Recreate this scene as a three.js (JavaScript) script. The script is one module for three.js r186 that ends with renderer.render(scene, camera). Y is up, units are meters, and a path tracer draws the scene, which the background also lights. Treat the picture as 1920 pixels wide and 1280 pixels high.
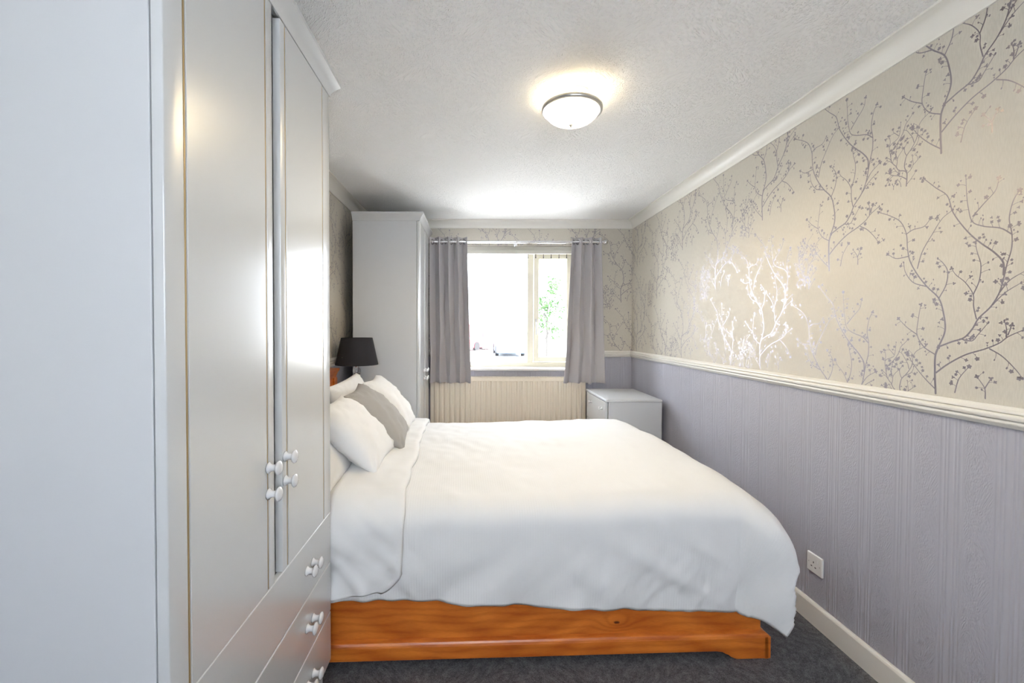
import * as THREE from 'three';
import { mergeGeometries, mergeVertices, toCreasedNormals } from 'three/addons/utils/BufferGeometryUtils.js';
import { RoundedBoxGeometry } from 'three/addons/geometries/RoundedBoxGeometry.js';
import { createNoise2D, createNoise3D } from 'simplex-noise';

// ------------------------------------------------------------------ camera, sky, exposure
const scene = new THREE.Scene();
const FOCAL = 800;                                             // pixels in the 1920 x 1280 frame
const PITCH = THREE.MathUtils.degToRad(1.1);
const camera = new THREE.PerspectiveCamera(2 * Math.atan(640 / FOCAL) * 180 / Math.PI, 1.5, 0.02, 200);
camera.position.set(0, 1.34, 0);
camera.rotation.order = 'YXZ';
camera.rotation.set(-PITCH, 0, THREE.MathUtils.degToRad(0.15));
camera.setViewOffset(1920, 1280, 71, 640 - FOCAL * Math.tan(PITCH) - 614, 1920, 1280);
scene.add(camera);

const renderer = new THREE.WebGLRenderer({ antialias: true });
renderer.toneMapping = THREE.LinearToneMapping;
renderer.toneMappingExposure = 1.14;
renderer.shadowMap.enabled = true;
scene.background = new THREE.Color().setRGB(13.6, 14.8, 16.4);   // bright overcast sky

// room: camera stands at x = 0, z = 0; the window wall lies at -z
const XL = -1.04, XR = 1.55, ZF = -4.2, ZN = 1.3, H = 2.385, T = 0.14;
const LAMP = { x: 0.44, z: -1.935 };
const warm = new THREE.Color().setRGB(1, 0.79, 0.47);
// the bulb in the glass bowl: its light leaves downwards through the dome and upwards through the open top of the bowl
const lampDown = new THREE.SpotLight(warm, 2.7, 0, 1.5, 0.35, 2);
lampDown.position.set(LAMP.x, H - 0.10, LAMP.z); lampDown.target.position.set(LAMP.x, 0, LAMP.z);
const lampUp = new THREE.SpotLight(warm, 0.009, 0, 0.93, 0.25, 2);
lampUp.position.set(LAMP.x, H - 0.128, LAMP.z); lampUp.target.position.set(LAMP.x, H, LAMP.z);
for (const l of [lampDown, lampUp]) { l.castShadow = true; l.shadow.radius = 2; scene.add(l, l.target); }
// high sun from the side of the house: it lies on the parking court and does not reach into the room
const sun = new THREE.DirectionalLight(new THREE.Color().setRGB(1, 0.97, 0.92), 38);
sun.position.set(30, 27, 1.0); sun.target.position.set(0, 0, -8); sun.position.z = -7.6;
sun.castShadow = true; sun.shadow.mapSize.set(2048, 2048);
Object.assign(sun.shadow.camera, { left: -40, right: 40, top: 40, bottom: -40, near: 1, far: 120 });
scene.add(sun, sun.target);

// ------------------------------------------------------------------ helpers
let seed = 7;
const rnd = () => { seed = (seed * 1664525 + 1013904223) >>> 0; return seed / 4294967296; };
const noise2 = createNoise2D(rnd), noise3 = createNoise3D(rnd);
const V = (x, y, z) => new THREE.Vector3(x, y, z);
const lin = (r, g, b) => new THREE.Color().setRGB(r, g, b);
const taken = {};
function numbered(name) { const n = taken[name] = (taken[name] ?? -1) + 1; return n ? name + '_' + String(n).padStart(3, '0') : name; }
function join(gs) {
  if (!Array.isArray(gs)) return gs;
  if (gs.length === 1) return gs[0];
  return mergeGeometries(gs.map((g) => { const c = g.index ? g.toNonIndexed() : g; for (const k of Object.keys(c.attributes)) if (!['position', 'normal', 'uv'].includes(k)) c.deleteAttribute(k); return c; }));
}
function obj(name, gs, m, parent = scene) {
  const o = new THREE.Mesh(join(gs), m);
  o.name = parent === scene ? numbered(name) : name;
  o.castShadow = o.receiveShadow = true;
  parent.add(o);
  return o;
}
function tag(o, label, category, group) { Object.assign(o.userData, { label, category }); if (group) o.userData.group = group; return o; }
function thing(name, label, category, p = [0, 0, 0], turn = 0, group) {
  const o = new THREE.Group(); o.name = numbered(name); o.position.set(...p); o.rotation.y = turn; scene.add(o);
  return tag(o, label, category, group);
}
function structure(name, label, category) { const o = new THREE.Group(); o.name = name; scene.add(o); o.userData = { kind: 'structure', label, category }; return o; }
// box from corner to corner, uv in metres on every face
function metres(g) {
  if (g.index) g = g.toNonIndexed();
  const p = g.attributes.position, n = g.attributes.normal, uv = new Float32Array(p.count * 2);
  for (let i = 0; i < p.count; i += 3) {
    const e1 = V().fromBufferAttribute(p, i + 1).sub(V().fromBufferAttribute(p, i)), e2 = V().fromBufferAttribute(p, i + 2).sub(V().fromBufferAttribute(p, i)), f = e1.cross(e2);
    const ax = Math.abs(f.x), ay = Math.abs(f.y), az = Math.abs(f.z);
    for (let k = i; k < i + 3; k++) {
      const x = p.getX(k), y = p.getY(k), z = p.getZ(k);
      uv[2 * k] = ax > ay && ax > az ? (f.x > 0 ? -z : z) : x;
      uv[2 * k + 1] = ay > ax && ay > az ? z : y;
    }
  }
  g.setAttribute('uv', new THREE.BufferAttribute(uv, 2));
  return g;
}
function box(x0, x1, y0, y1, z0, z1, r = 0) {
  const w = x1 - x0, h = y1 - y0, d = z1 - z0;
  const g = r ? new RoundedBoxGeometry(w, h, d, 2, Math.min(r, w / 2.01, h / 2.01, d / 2.01)) : new THREE.BoxGeometry(w, h, d);
  g.translate((x0 + x1) / 2, (y0 + y1) / 2, (z0 + z1) / 2);
  return metres(g);
}
const lathe = (pts, seg = 32) => { const g = new THREE.LatheGeometry(pts.map((p) => new THREE.Vector2(...p)), seg); return g; };
// sweep of a 2D profile (a: out from the wall, y) along a straight wall run, mitred at inside corners
function run(x0, z0, x1, z1, inx, inz, prof, m0 = 1, m1 = 1) {
  const L = Math.hypot(x1 - x0, z1 - z0), dx = (x1 - x0) / L, dz = (z1 - z0) / L, pos = [];
  const at = (p, end) => end ? V(x1 - dx * p[0] * m1 + inx * p[0], p[1], z1 - dz * p[0] * m1 + inz * p[0]) : V(x0 + dx * p[0] * m0 + inx * p[0], p[1], z0 + dz * p[0] * m0 + inz * p[0]);
  const put = (...v) => v.forEach((q) => pos.push(q.x, q.y, q.z));
  for (let i = 0; i < prof.length; i++) {
    const p = prof[i], q = prof[(i + 1) % prof.length], A = at(p, 0), B = at(p, 1), C = at(q, 1), D = at(q, 0);
    put(A, B, C, A, C, D);
  }
  const sh = THREE.ShapeUtils.triangulateShape(prof.map((p) => new THREE.Vector2(...p)), []);
  for (const [a, b, c] of sh) { put(at(prof[a], 0), at(prof[c], 0), at(prof[b], 0)); put(at(prof[a], 1), at(prof[b], 1), at(prof[c], 1)); }
  const g = new THREE.BufferGeometry(); g.setAttribute('position', new THREE.Float32BufferAttribute(pos, 3)); g.computeVertexNormals();
  return toCreasedNormals(metres(g), 0.6);
}
// closed sheet of thickness t from a grid function
function sheet(f, nu, nv, t, uvs = 1) {
  const P = [], N = [];
  for (let j = 0; j <= nv; j++) for (let i = 0; i <= nu; i++) P.push(f(i / nu, j / nv));
  const at = (i, j) => P[Math.min(nv, Math.max(0, j)) * (nu + 1) + Math.min(nu, Math.max(0, i))];
  for (let j = 0; j <= nv; j++) for (let i = 0; i <= nu; i++) N.push(at(i + 1, j).clone().sub(at(i - 1, j)).cross(at(i, j + 1).clone().sub(at(i, j - 1))).normalize());
  const n = P.length, pos = [], uv = [], idx = [];
  for (let k = 0; k < n; k++) { pos.push(P[k].x, P[k].y, P[k].z); uv.push((k % (nu + 1)) / nu * uvs, Math.floor(k / (nu + 1)) / nv * uvs); }
  for (let k = 0; k < n; k++) { const q = P[k].clone().addScaledVector(N[k], -t); pos.push(q.x, q.y, q.z); uv.push((k % (nu + 1)) / nu * uvs, Math.floor(k / (nu + 1)) / nv * uvs); }
  const id = (i, j) => j * (nu + 1) + i;
  for (let j = 0; j < nv; j++) for (let i = 0; i < nu; i++) {
    const a = id(i, j), b = id(i + 1, j), c = id(i + 1, j + 1), d = id(i, j + 1);
    idx.push(a, b, c, a, c, d, n + a, n + c, n + b, n + a, n + d, n + c);
  }
  const rim = (a, b) => idx.push(a, n + a, b, b, n + a, n + b);
  for (let i = 0; i < nu; i++) { rim(id(i, 0), id(i + 1, 0)); rim(id(i + 1, nv), id(i, nv)); }
  for (let j = 0; j < nv; j++) { rim(id(0, j + 1), id(0, j)); rim(id(nu, j), id(nu, j + 1)); }
  const g = new THREE.BufferGeometry();
  g.setAttribute('position', new THREE.Float32BufferAttribute(pos, 3)); g.setAttribute('uv', new THREE.Float32BufferAttribute(uv, 2)); g.setIndex(idx); g.computeVertexNormals();
  return g;
}
const sstep = (a, b, x) => { const t = Math.min(1, Math.max(0, (x - a) / (b - a))); return t * t * (3 - 2 * t); };

// ------------------------------------------------------------------ textures
function tex(w, h, fill, { srgb = false, tile = [1, 1], offset = [0, 0] } = {}) {
  const d = new Uint8Array(w * h * 4);
  for (let y = 0; y < h; y++) for (let x = 0; x < w; x++) {
    const c = fill(x, y), k = (y * w + x) * 4;
    d[k] = c[0]; d[k + 1] = c[1]; d[k + 2] = c[2]; d[k + 3] = 255;
  }
  const t = new THREE.DataTexture(d, w, h, THREE.RGBAFormat);
  t.wrapS = t.wrapT = THREE.RepeatWrapping; t.magFilter = THREE.LinearFilter; t.minFilter = THREE.LinearMipmapLinearFilter; t.generateMipmaps = true;
  if (srgb) t.colorSpace = THREE.SRGBColorSpace;
  t.repeat.set(1 / tile[0], 1 / tile[1]); t.offset.set(offset[0], offset[1]);
  t.needsUpdate = true;
  return t;
}
// noise that repeats over a tile
const loop = (x, y, w, h, f, k) => { const a = x / w * 2 * Math.PI, b = y / h * 2 * Math.PI; return noise3(Math.cos(a) * f + k, Math.sin(a) * f + Math.cos(b) * f * 0.9, Math.sin(b) * f + k); };

// --- silver blossom branches on the upper wallpaper, in millimetres from the foot of a stem
const BRANCH = [[-9,-9,-13,67,-12,121,-3,148],[-3,148,15,202,9,261,-6,309,-44,352,-77,398,-104,451,-113,496,-118,547,-140,596,-178,627,-226,654],[-77,419,-63,472,-31,528,0,574,30,593],[-108,466,-155,466,-186,487],[-44,352,-90,371,-118,410,-126,447],[-6,309,15,353,18,399,3,427,-12,443],[-3,148,36,166,70,180,92,208,107,239,138,275,158,315,167,355,174,395,184,440,184,481,177,529,186,579,199,603],[167,367,165,403,143,436,113,466,86,496,59,534,30,586,12,644,-24,682,-63,726],[102,239,94,277,92,314,70,354,42,383,30,404],[92,314,107,356,110,405,100,444,94,476],[184,481,158,504,113,521,86,540,73,587,67,640,64,691],[86,558,113,588,143,621,150,655],[158,315,181,348,217,372],[138,275,172,314,208,339],[-9,61,24,91,75,126,128,148,162,167,181,185,217,206],[138,148,167,129,199,94,217,68],[59,176,92,171,107,190,133,227],[-13,121,-50,146,-73,187,-70,243,-63,292],[-73,187,-111,215,-140,245],[-12,7,-44,37,-77,75,-104,115],[130,-3,128,27,107,61],[128,27,143,59],[48,3,59,49,86,90],[-118,547,-97,557,-57,561,-37,584],[177,185,177,209,172,232],[181,191,190,220]];
const WPW = 0.88, WPH = 0.80, WX = 1760, WY = 1600;
const ink = new Float32Array(WX * WY);
function blot(x, y, rx, ry = rx, turn = 0, s = 1) {                 // soft-edged dab, wraps round the tile (pixels)
  const R = Math.max(rx, ry) + 1.5, c = Math.cos(turn), n = Math.sin(turn);
  for (let j = Math.floor(y - R); j <= y + R; j++) for (let i = Math.floor(x - R); i <= x + R; i++) {
    const dx = i - x, dy = j - y, u = (dx * c + dy * n) / rx, v = (-dx * n + dy * c) / ry;
    const a = Math.min(1, Math.max(0, (1 - Math.hypot(u, v)) * Math.min(rx, ry) + 0.5)) * s;
    const k = (((j % WY) + WY) % WY) * WX + ((i % WX) + WX) % WX;
    if (a > ink[k]) ink[k] = a;
  }
}
function blossom(x, y, s) {
  const n = rnd() < 0.35 ? 1 : 3 + Math.floor(rnd() * 3), t0 = rnd() * 6;
  if (n === 1) { blot(x, y, 4.2 * s, 6.8 * s, rnd() - 0.5); return; }
  for (let k = 0; k < n; k++) { const t = t0 + k * 6.283 / n; blot(x + Math.cos(t) * 5.6 * s, y + Math.sin(t) * 5.6 * s, 6.2 * s, 4.4 * s, t, 0.9 + rnd() * 0.1); }
}
function twig(ox, oy, flip, size = 1) {
  BRANCH.forEach((b, bi) => {
    const pts = [];
    for (let k = 0; k < b.length; k += 2) pts.push(V(ox + b[k] * flip * 2 * size, oy + b[k + 1] * 2 * size, 0));
    const c = new THREE.CatmullRomCurve3(pts), L = c.getLength(), n = Math.ceil(L / 1.2), trunk = bi < 2 || bi === 6 || bi === 7 || bi === 14 ? 1 : 0.66;
    for (let k = 0; k <= n; k++) {
      const t = k / n, p = c.getPoint(t);
      blot(p.x, p.y, (bi === 0 ? 5.6 : 4.6 - 2.9 * t) * trunk * (0.4 + 0.6 * size) + 0.7);
    }
    const p1 = c.getPoint(1), every = size < 0.5 ? 75 : 50;
    blossom(p1.x, p1.y, size < 0.5 ? 0.85 : 1.25);
    for (let s = 40; s < L; s += every * (0.6 + rnd() * 0.9)) {      // short spurs with buds
      if (bi === 0) break;
      const p = c.getPoint(s / L), d = c.getTangent(s / L), side = rnd() < 0.5 ? -1 : 1, a = Math.atan2(d.y, d.x) + side * (0.5 + rnd() * 0.6), l = 16 + rnd() * 34;
      for (let k = 0; k <= l; k++) blot(p.x + Math.cos(a + side * k / l * 0.3) * k, p.y + Math.sin(a + side * k / l * 0.3) * k, 1.5 - k / l * 0.5);
      const ex = p.x + Math.cos(a + side * 0.3) * l, ey = p.y + Math.sin(a + side * 0.3) * l;
      blossom(ex, ey, 0.75 + rnd() * 0.45);
      if (rnd() < 0.5) blossom(ex + (rnd() - 0.5) * 36, ey + 10 + rnd() * 22, 0.6 + rnd() * 0.3);
    }
  });
}
twig(440, 4, 1); twig(440 + 880, 4 + 940, 1);
for (const [x, y] of [[440 - 250, -150], [440 + 630, 790]]) twig(x, y, -1, 0.34);
const PAPER = [201, 195, 183], INK = [144, 138, 145];
const wpColor = tex(WX, WY, (x, y) => {
  const m = ink[y * WX + x], g = (rnd() - 0.5) * 7 + 4 * noise2(x * 0.11, y * 0.013);
  return [0, 1, 2].map((k) => Math.max(0, Math.min(255, PAPER[k] + g + (INK[k] - PAPER[k]) * m)));
}, { srgb: true });
const wpGloss = tex(WX, WY, (x, y) => { const m = ink[y * WX + x]; return [255, 138 - 52 * m, 225 * m]; });
function paperMap(t, tx, ty, ox, oy, flip = 1) { const c = t.clone(); c.repeat.set(flip / tx, 1 / ty); c.offset.set(ox, oy); c.needsUpdate = true; return c; }
function upperPaper(ox, oy, flip) {
  const gl = paperMap(wpGloss, WPW, WPH, ox, oy, flip);
  return new THREE.MeshPhysicalMaterial({ map: paperMap(wpColor, WPW, WPH, ox, oy, flip), roughnessMap: gl, metalnessMap: gl, roughness: 1, metalness: 1, specularIntensity: 0.6 });
}
// --- embossed vertical stripes of the painted lower wallpaper: 95 mm scrolled band, 55 mm band of fine ribs
const emboss = tex(512, 1024, (x, y) => {
  const u = x / 512 * 0.15;
  let h = 120;
  if (u < 0.095) { const e = Math.min(u, 0.095 - u); h += sstep(0, 0.006, e) * 70 + sstep(0.006, 0.016, e) * (38 * Math.abs(loop(x, y, 512, 1024, 1.9, 3)) + 30 * loop(x, y, 512, 1024, 4.5, 9)) + (rnd() - 0.5) * 20; }
  else { const w = u - 0.095; for (const c of [0.008, 0.018, 0.038, 0.048]) h += 70 * Math.exp(-Math.pow((w - c) / 0.0032, 2)); h += (rnd() - 0.5) * 8; }
  return [h, h, h];
}, { tile: [0.15, 0.3] });
const lilac = new THREE.MeshStandardMaterial({ color: lin(0.43, 0.425, 0.48), roughness: 0.62, bumpMap: emboss, bumpScale: 0.006 });
// --- stippled ceiling
const stipple = tex(1024, 1024, (x, y) => {
  const n = loop(x, y, 1024, 1024, 8, 1) * 0.5 + loop(x, y, 1024, 1024, 17, 5) * 0.5, h = 110 + 130 * Math.max(0, n - 0.05) + (rnd() - 0.5) * 14;
  return [h, h, h].map((v) => Math.min(255, v));
}, { tile: [0.55, 0.55] });
const ceilingPaint = new THREE.MeshStandardMaterial({ color: lin(0.90, 0.895, 0.885), roughness: 0.85, bumpMap: stipple, bumpScale: 0.010 });
const trimPaint = new THREE.MeshPhysicalMaterial({ color: lin(0.79, 0.765, 0.71), roughness: 0.4 });
// --- satin grey-white furniture lacquer
const lacquerGrain = tex(256, 256, (x, y) => { const v = 128 + 20 * loop(x, y, 256, 256, 3, 2) + (rnd() - 0.5) * 26; return [v, v, v]; }, { tile: [0.2, 0.2] });
const lacquer = new THREE.MeshPhysicalMaterial({ color: lin(0.55, 0.56, 0.565), roughness: 0.3, bumpMap: lacquerGrain, bumpScale: 0.00008, clearcoat: 0.9, clearcoatRoughness: 0.14 });
const lacquerMatt = new THREE.MeshPhysicalMaterial({ color: lin(0.55, 0.56, 0.575), roughness: 0.5, bumpMap: lacquerGrain, bumpScale: 0.0001 });
const gilt = new THREE.MeshPhysicalMaterial({ color: lin(0.42, 0.30, 0.14), metalness: 0.4, roughness: 0.35 });
const knobMat = new THREE.MeshPhysicalMaterial({ color: lin(0.68, 0.68, 0.69), roughness: 0.18, clearcoat: 0.5, clearcoatRoughness: 0.08 });
// --- honey pine
const pineMap = tex(1024, 512, (x, y) => {
  const u = x / 1024, v = y / 512, warp = 0.05 * loop(x, y, 1024, 512, 0.7, 4) + 0.012 * loop(x, y, 1024, 512, 2.5, 8);
  let g = (v + warp * 0.45) * 16, k = 0;
  for (const [kx, ky, r] of [[0.2, 0.3, 0.014], [0.62, 0.72, 0.01], [0.87, 0.55, 0.012]]) { const d = Math.hypot((u - kx) * 1.3, v - ky); g += 2.2 * Math.exp(-d * d / 0.004); k = Math.max(k, 1 - sstep(r * 0.4, r, d * (1 + 0.2 * noise2(x * 0.08, y * 0.08)))); }
  const ring = Math.pow(0.5 + 0.5 * Math.sin(g * 6.283), 2.2), fine = 0.5 + 0.5 * noise2(u * 40, v * 900), big = loop(x, y, 1024, 512, 1.1, 6);
  const m = 0.22 * ring + 0.2 * fine + 0.3 * big + 0.1;
  return [222 - 62 * m - 110 * k, 139 - 66 * m - 80 * k, 62 - 44 * m - 30 * k].map((c) => Math.max(8, c));
}, { srgb: true, tile: [1.3, 0.5] });
const pine = new THREE.MeshPhysicalMaterial({ map: pineMap, color: lin(1.0, 0.82, 0.62), roughness: 0.36, clearcoat: 0.25, clearcoatRoughness: 0.25 });
// --- textiles
const weave = tex(256, 256, (x, y) => { const v = 128 + 34 * Math.sin(x / 256 * 6.283 * 32) + 34 * Math.sin(y / 256 * 6.283 * 32) + (rnd() - 0.5) * 40; return [v, v, v]; }, { tile: [0.05, 0.05] });
const waffle = tex(256, 64, (x, y) => { const v = 128 + 90 * Math.sin(x / 256 * 6.283 * 8) + (rnd() - 0.5) * 20; return [v, v, v]; }, { tile: [0.08, 0.02] });
const cotton = new THREE.MeshPhysicalMaterial({ color: lin(0.80, 0.795, 0.79), roughness: 0.9, bumpMap: weave, bumpScale: 0.0002, sheen: 0.15, sheenRoughness: 0.6 });
const cottonRib = new THREE.MeshPhysicalMaterial({ color: lin(0.80, 0.795, 0.79), roughness: 0.9, bumpMap: waffle, bumpScale: 0.00035, sheen: 0.15, sheenRoughness: 0.6 });
const greyCotton = new THREE.MeshPhysicalMaterial({ color: lin(0.36, 0.345, 0.325), roughness: 0.85, bumpMap: weave, bumpScale: 0.0003, sheen: 0.2, sheenRoughness: 0.5 });
const curtainCloth = new THREE.MeshPhysicalMaterial({ color: lin(0.47, 0.45, 0.46), roughness: 0.75, bumpMap: weave, bumpScale: 0.0002, sheen: 0.4, sheenRoughness: 0.4 });
const pileTex = tex(512, 512, (x, y) => { const n = 0.5 * loop(x, y, 512, 512, 3, 2) + 0.4 * loop(x, y, 512, 512, 9, 6), v = 92 + 24 * n + (rnd() - 0.5) * 60; return [v, v, v * 1.02].map((c) => Math.min(255, c)); }, { srgb: true, tile: [0.7, 0.7] });
const carpet = new THREE.MeshStandardMaterial({ map: pileTex, color: lin(1.0, 0.98, 1.0), roughness: 1, bumpMap: pileTex, bumpScale: 0.006 });
// --- others
const chrome = new THREE.MeshPhysicalMaterial({ color: lin(0.75, 0.75, 0.76), metalness: 1, roughness: 0.14 });
const satinSteel = new THREE.MeshPhysicalMaterial({ color: lin(0.55, 0.54, 0.52), metalness: 1, roughness: 0.32 });
const upvc = new THREE.MeshPhysicalMaterial({ color: lin(0.80, 0.76, 0.62), roughness: 0.3 });
const whiteGloss = new THREE.MeshPhysicalMaterial({ color: lin(0.82, 0.81, 0.79), roughness: 0.25 });
const radiatorPaint = new THREE.MeshPhysicalMaterial({ color: lin(0.82, 0.74, 0.61), roughness: 0.4 });
const blackCloth = new THREE.MeshPhysicalMaterial({ color: lin(0.012, 0.012, 0.018), roughness: 0.8, bumpMap: weave, bumpScale: 0.0002 });
const dark = new THREE.MeshStandardMaterial({ color: lin(0.02, 0.02, 0.02), roughness: 0.6 });
const glassPane = new THREE.MeshPhysicalMaterial({ color: lin(1, 1, 1), transmission: 1, thickness: 0, roughness: 0, ior: 1.5 });
const crystal = new THREE.MeshPhysicalMaterial({ color: lin(1, 1, 1), transmission: 1, thickness: 0.05, roughness: 0.02, ior: 1.5 });

// ------------------------------------------------------------------ room shell
const DADO0 = 1.054, DADO1 = 1.116;
const SPLIT = 1.08;
{ // floor, ceiling
  const f = obj('floor', box(XL - T, XR + T, -0.12, 0, ZF - T, ZN + T), carpet); f.userData = { kind: 'structure', label: 'charcoal grey cut pile carpet', category: 'floor' };
  const c = obj('ceiling', box(XL - T, XR + T, H, H + 0.12, ZF - T, ZN + T), ceilingPaint); c.userData = { kind: 'structure', label: 'white stippled plaster ceiling', category: 'ceiling' };
}
const WIN = { x0: -0.2, x1: 1.05, y0: 0.93, y1: 2.15 };
const WIN2 = { x0: -0.35, x1: 0.95, y0: 1.2, y1: 2.2 };
function holed(x0, x1, y0, y1, z0, z1, w) {                            // wall slab in x and y with an opening
  const out = [], a0 = Math.max(y0, w.y0), a1 = Math.min(y1, w.y1);
  if (a0 >= a1) return [box(x0, x1, y0, y1, z0, z1)];
  out.push(box(x0, w.x0, y0, y1, z0, z1), box(w.x1, x1, y0, y1, z0, z1));
  if (a0 > y0) out.push(box(w.x0, w.x1, y0, a0, z0, z1));
  if (a1 < y1) out.push(box(w.x0, w.x1, a1, y1, z0, z1));
  return out;
}
{
  const r = structure('wall_right', 'long wall with silver branch wallpaper above a dado rail', 'wall');
  obj('upper_wallpaper', box(XR, XR + T, SPLIT, H, ZF - T, ZN + T), upperPaper((1.42 + 0.22) / WPW, -1.13 / WPH, 1), r);
  obj('lower_wallpaper', box(XR, XR + T, 0, SPLIT, ZF - T, ZN + T), lilac, r);
  const l = structure('wall_left', 'headboard wall with silver branch wallpaper behind the wardrobes', 'wall');
  obj('upper_wallpaper', box(XL - T, XL, SPLIT, H, ZF - T, ZN + T), upperPaper(0.3, -1.13 / WPH, 1), l);
  obj('lower_wallpaper', box(XL - T, XL, 0, SPLIT, ZF - T, ZN + T), lilac, l);
  const f = structure('wall_far', 'narrow window wall with silver branch wallpaper', 'wall');
  const up = upperPaper(0.1, -1.13 / WPH, 1);
  obj('upper_wallpaper', holed(XL, XR, SPLIT, H, ZF - T * 1.6, ZF, WIN), up, f);
  obj('lower_wallpaper', holed(XL, XR, 0, SPLIT, ZF - T * 1.6, ZF, WIN), lilac, f);
  const n = structure('wall_near', 'wall facing the window wall', 'wall');
  obj('upper_wallpaper', holed(XL, XR, SPLIT, H, ZN, ZN + T, WIN2), up, n);
  obj('lower_wallpaper', holed(XL, XR, 0, SPLIT, ZN, ZN + T, WIN2), lilac, n);
}
// coving, dado rail, skirting
const coveP = [[0, H], [0, H - 0.074], [0.007, H - 0.074]];
for (let k = 0; k <= 10; k++) { const t = k / 10 * Math.PI / 2; coveP.push([0.068 - 0.058 * Math.cos(t), H - 0.008 - 0.058 + 0.058 * Math.sin(t)]); }
coveP.push([0.074, H - 0.008], [0.074, H]);
const dadoP = [[0, DADO1], [0, DADO0], [0.008, DADO0], [0.014, DADO0 + 0.006]];
for (let b = 0; b < 3; b++) for (let k = 0; k <= 6; k++) { const t = k / 6 * Math.PI; dadoP.push([[0.015, 0.021, 0.015][b] + 0.006 * Math.sin(t), DADO0 + 0.009 + [0, 0.015, 0.033][b] + [0.014, 0.017, 0.012][b] * (1 - Math.cos(t)) / 2]); }
dadoP.push([0.012, DADO1 - 0.004], [0.008, DADO1]);
const skirtP = [[0, 0], [0.016, 0], [0.016, 0.088]];
for (let k = 1; k <= 6; k++) { const t = k / 6 * Math.PI / 2; skirtP.push([0.016 - 0.012 * (1 - Math.cos(t)), 0.088 + 0.012 * Math.sin(t)]); }
skirtP.push([0, 0.1]);
const sides = { right: [XR, ZN, XR, ZF, -1, 0], far: [XR, ZF, XL, ZF, 0, 1], left: [XL, ZF, XL, ZN, 1, 0], near: [XL, ZN, XR, ZN, 0, -1] };
let trimNo = 0;
function trim(name, geo, label) { const o = obj(name, geo, trimPaint); o.name = name; o.userData = { kind: 'structure', label, category: 'trim' }; return o; }
const words = { right: 'long branch-papered wall', far: 'window wall', left: 'headboard wall', near: 'wall facing the window' };
for (const s of Object.keys(sides)) trim('trim_' + ++trimNo, run(...sides[s], coveP), 'cream plaster coving along the ' + words[s]);
trim('trim_' + ++trimNo, run(...sides.right, dadoP), 'cream reeded dado rail along the long branch-papered wall');
trim('trim_' + ++trimNo, run(...sides.left, dadoP), 'cream reeded dado rail along the headboard wall');
trim('trim_' + ++trimNo, run(XR, ZF, WIN.x1 + 0.02, ZF, 0, 1, dadoP, 1, 0), 'short cream dado rail between window and corner');
trim('trim_' + ++trimNo, run(WIN.x0 - 0.02, ZF, XL, ZF, 0, 1, dadoP, 0, 1), 'short cream dado rail behind the far wardrobe');
for (const s of Object.keys(sides)) trim('baseboard_' + s, run(...sides[s], skirtP), 'cream skirting board along the ' + words[s]);

// ------------------------------------------------------------------ window with its sill
function frameRect(x0, x1, y0, y1, w, z0, z1, r = 0.006) { return [box(x0, x0 + w, y0, y1, z0, z1, r), box(x1 - w, x1, y0, y1, z0, z1, r), box(x0 + w, x1 - w, y0, y0 + w, z0, z1, r), box(x0 + w, x1 - w, y1 - w, y1, z0, z1, r)]; }
{
  const w = structure('window_1', 'cream framed window with a side casement, above the radiator', 'window'), z0 = ZF - 0.2, z1 = ZF - 0.14;
  obj('frame', [...frameRect(WIN.x0, WIN.x1, WIN.y0, WIN.y1, 0.06, z0, z1), box(0.54, 0.60, WIN.y0 + 0.06, WIN.y1 - 0.06, z0, z1, 0.004)], upvc, w);
  obj('pane', box(WIN.x0 + 0.05, 0.545, WIN.y0 + 0.05, WIN.y1 - 0.05, z0 + 0.026, z0 + 0.03), glassPane, w);
  const c = obj('casement', frameRect(0.605, WIN.x1 - 0.065, WIN.y0 + 0.065, WIN.y1 - 0.065, 0.05, z0 + 0.008, z1 + 0.014), upvc, w);
  obj('pane', box(0.645, WIN.x1 - 0.105, WIN.y0 + 0.105, WIN.y1 - 0.105, z0 + 0.026, z0 + 0.03), glassPane, c);
  obj('handle', [box(0.618, 0.636, 1.36, 1.43, z1 + 0.014, z1 + 0.022, 0.003), box(0.62, 0.634, 1.27, 1.40, z1 + 0.03, z1 + 0.042, 0.005), box(0.621, 0.633, 1.385, 1.4, z1 + 0.018, z1 + 0.036, 0.003)], satinSteel, c);
  obj('sill', box(WIN.x0 - 0.04, WIN.x1 + 0.04, WIN.y0 - 0.012, WIN.y0 + 0.014, z1 - 0.01, ZF + 0.035, 0.01), whiteGloss, w);
  const b = structure('window_2', 'window in the wall opposite the radiator', 'window'), y = ZN + 0.05;
  obj('frame', [...frameRect(WIN2.x0, WIN2.x1, WIN2.y0, WIN2.y1, 0.06, y, y + 0.06), box(0.27, 0.33, WIN2.y0 + 0.06, WIN2.y1 - 0.06, y, y + 0.06, 0.004)], upvc, b);
  obj('pane', box(WIN2.x0 + 0.05, 0.275, WIN2.y0 + 0.05, WIN2.y1 - 0.05, y + 0.026, y + 0.03), glassPane, b);
  obj('pane', box(0.325, WIN2.x1 - 0.05, WIN2.y0 + 0.05, WIN2.y1 - 0.05, y + 0.026, y + 0.03), glassPane, b);
  obj('sill', box(WIN2.x0 - 0.04, WIN2.x1 + 0.04, WIN2.y0 - 0.012, WIN2.y0 + 0.012, ZN - 0.03, y + 0.01, 0.008), whiteGloss, b);
}

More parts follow.
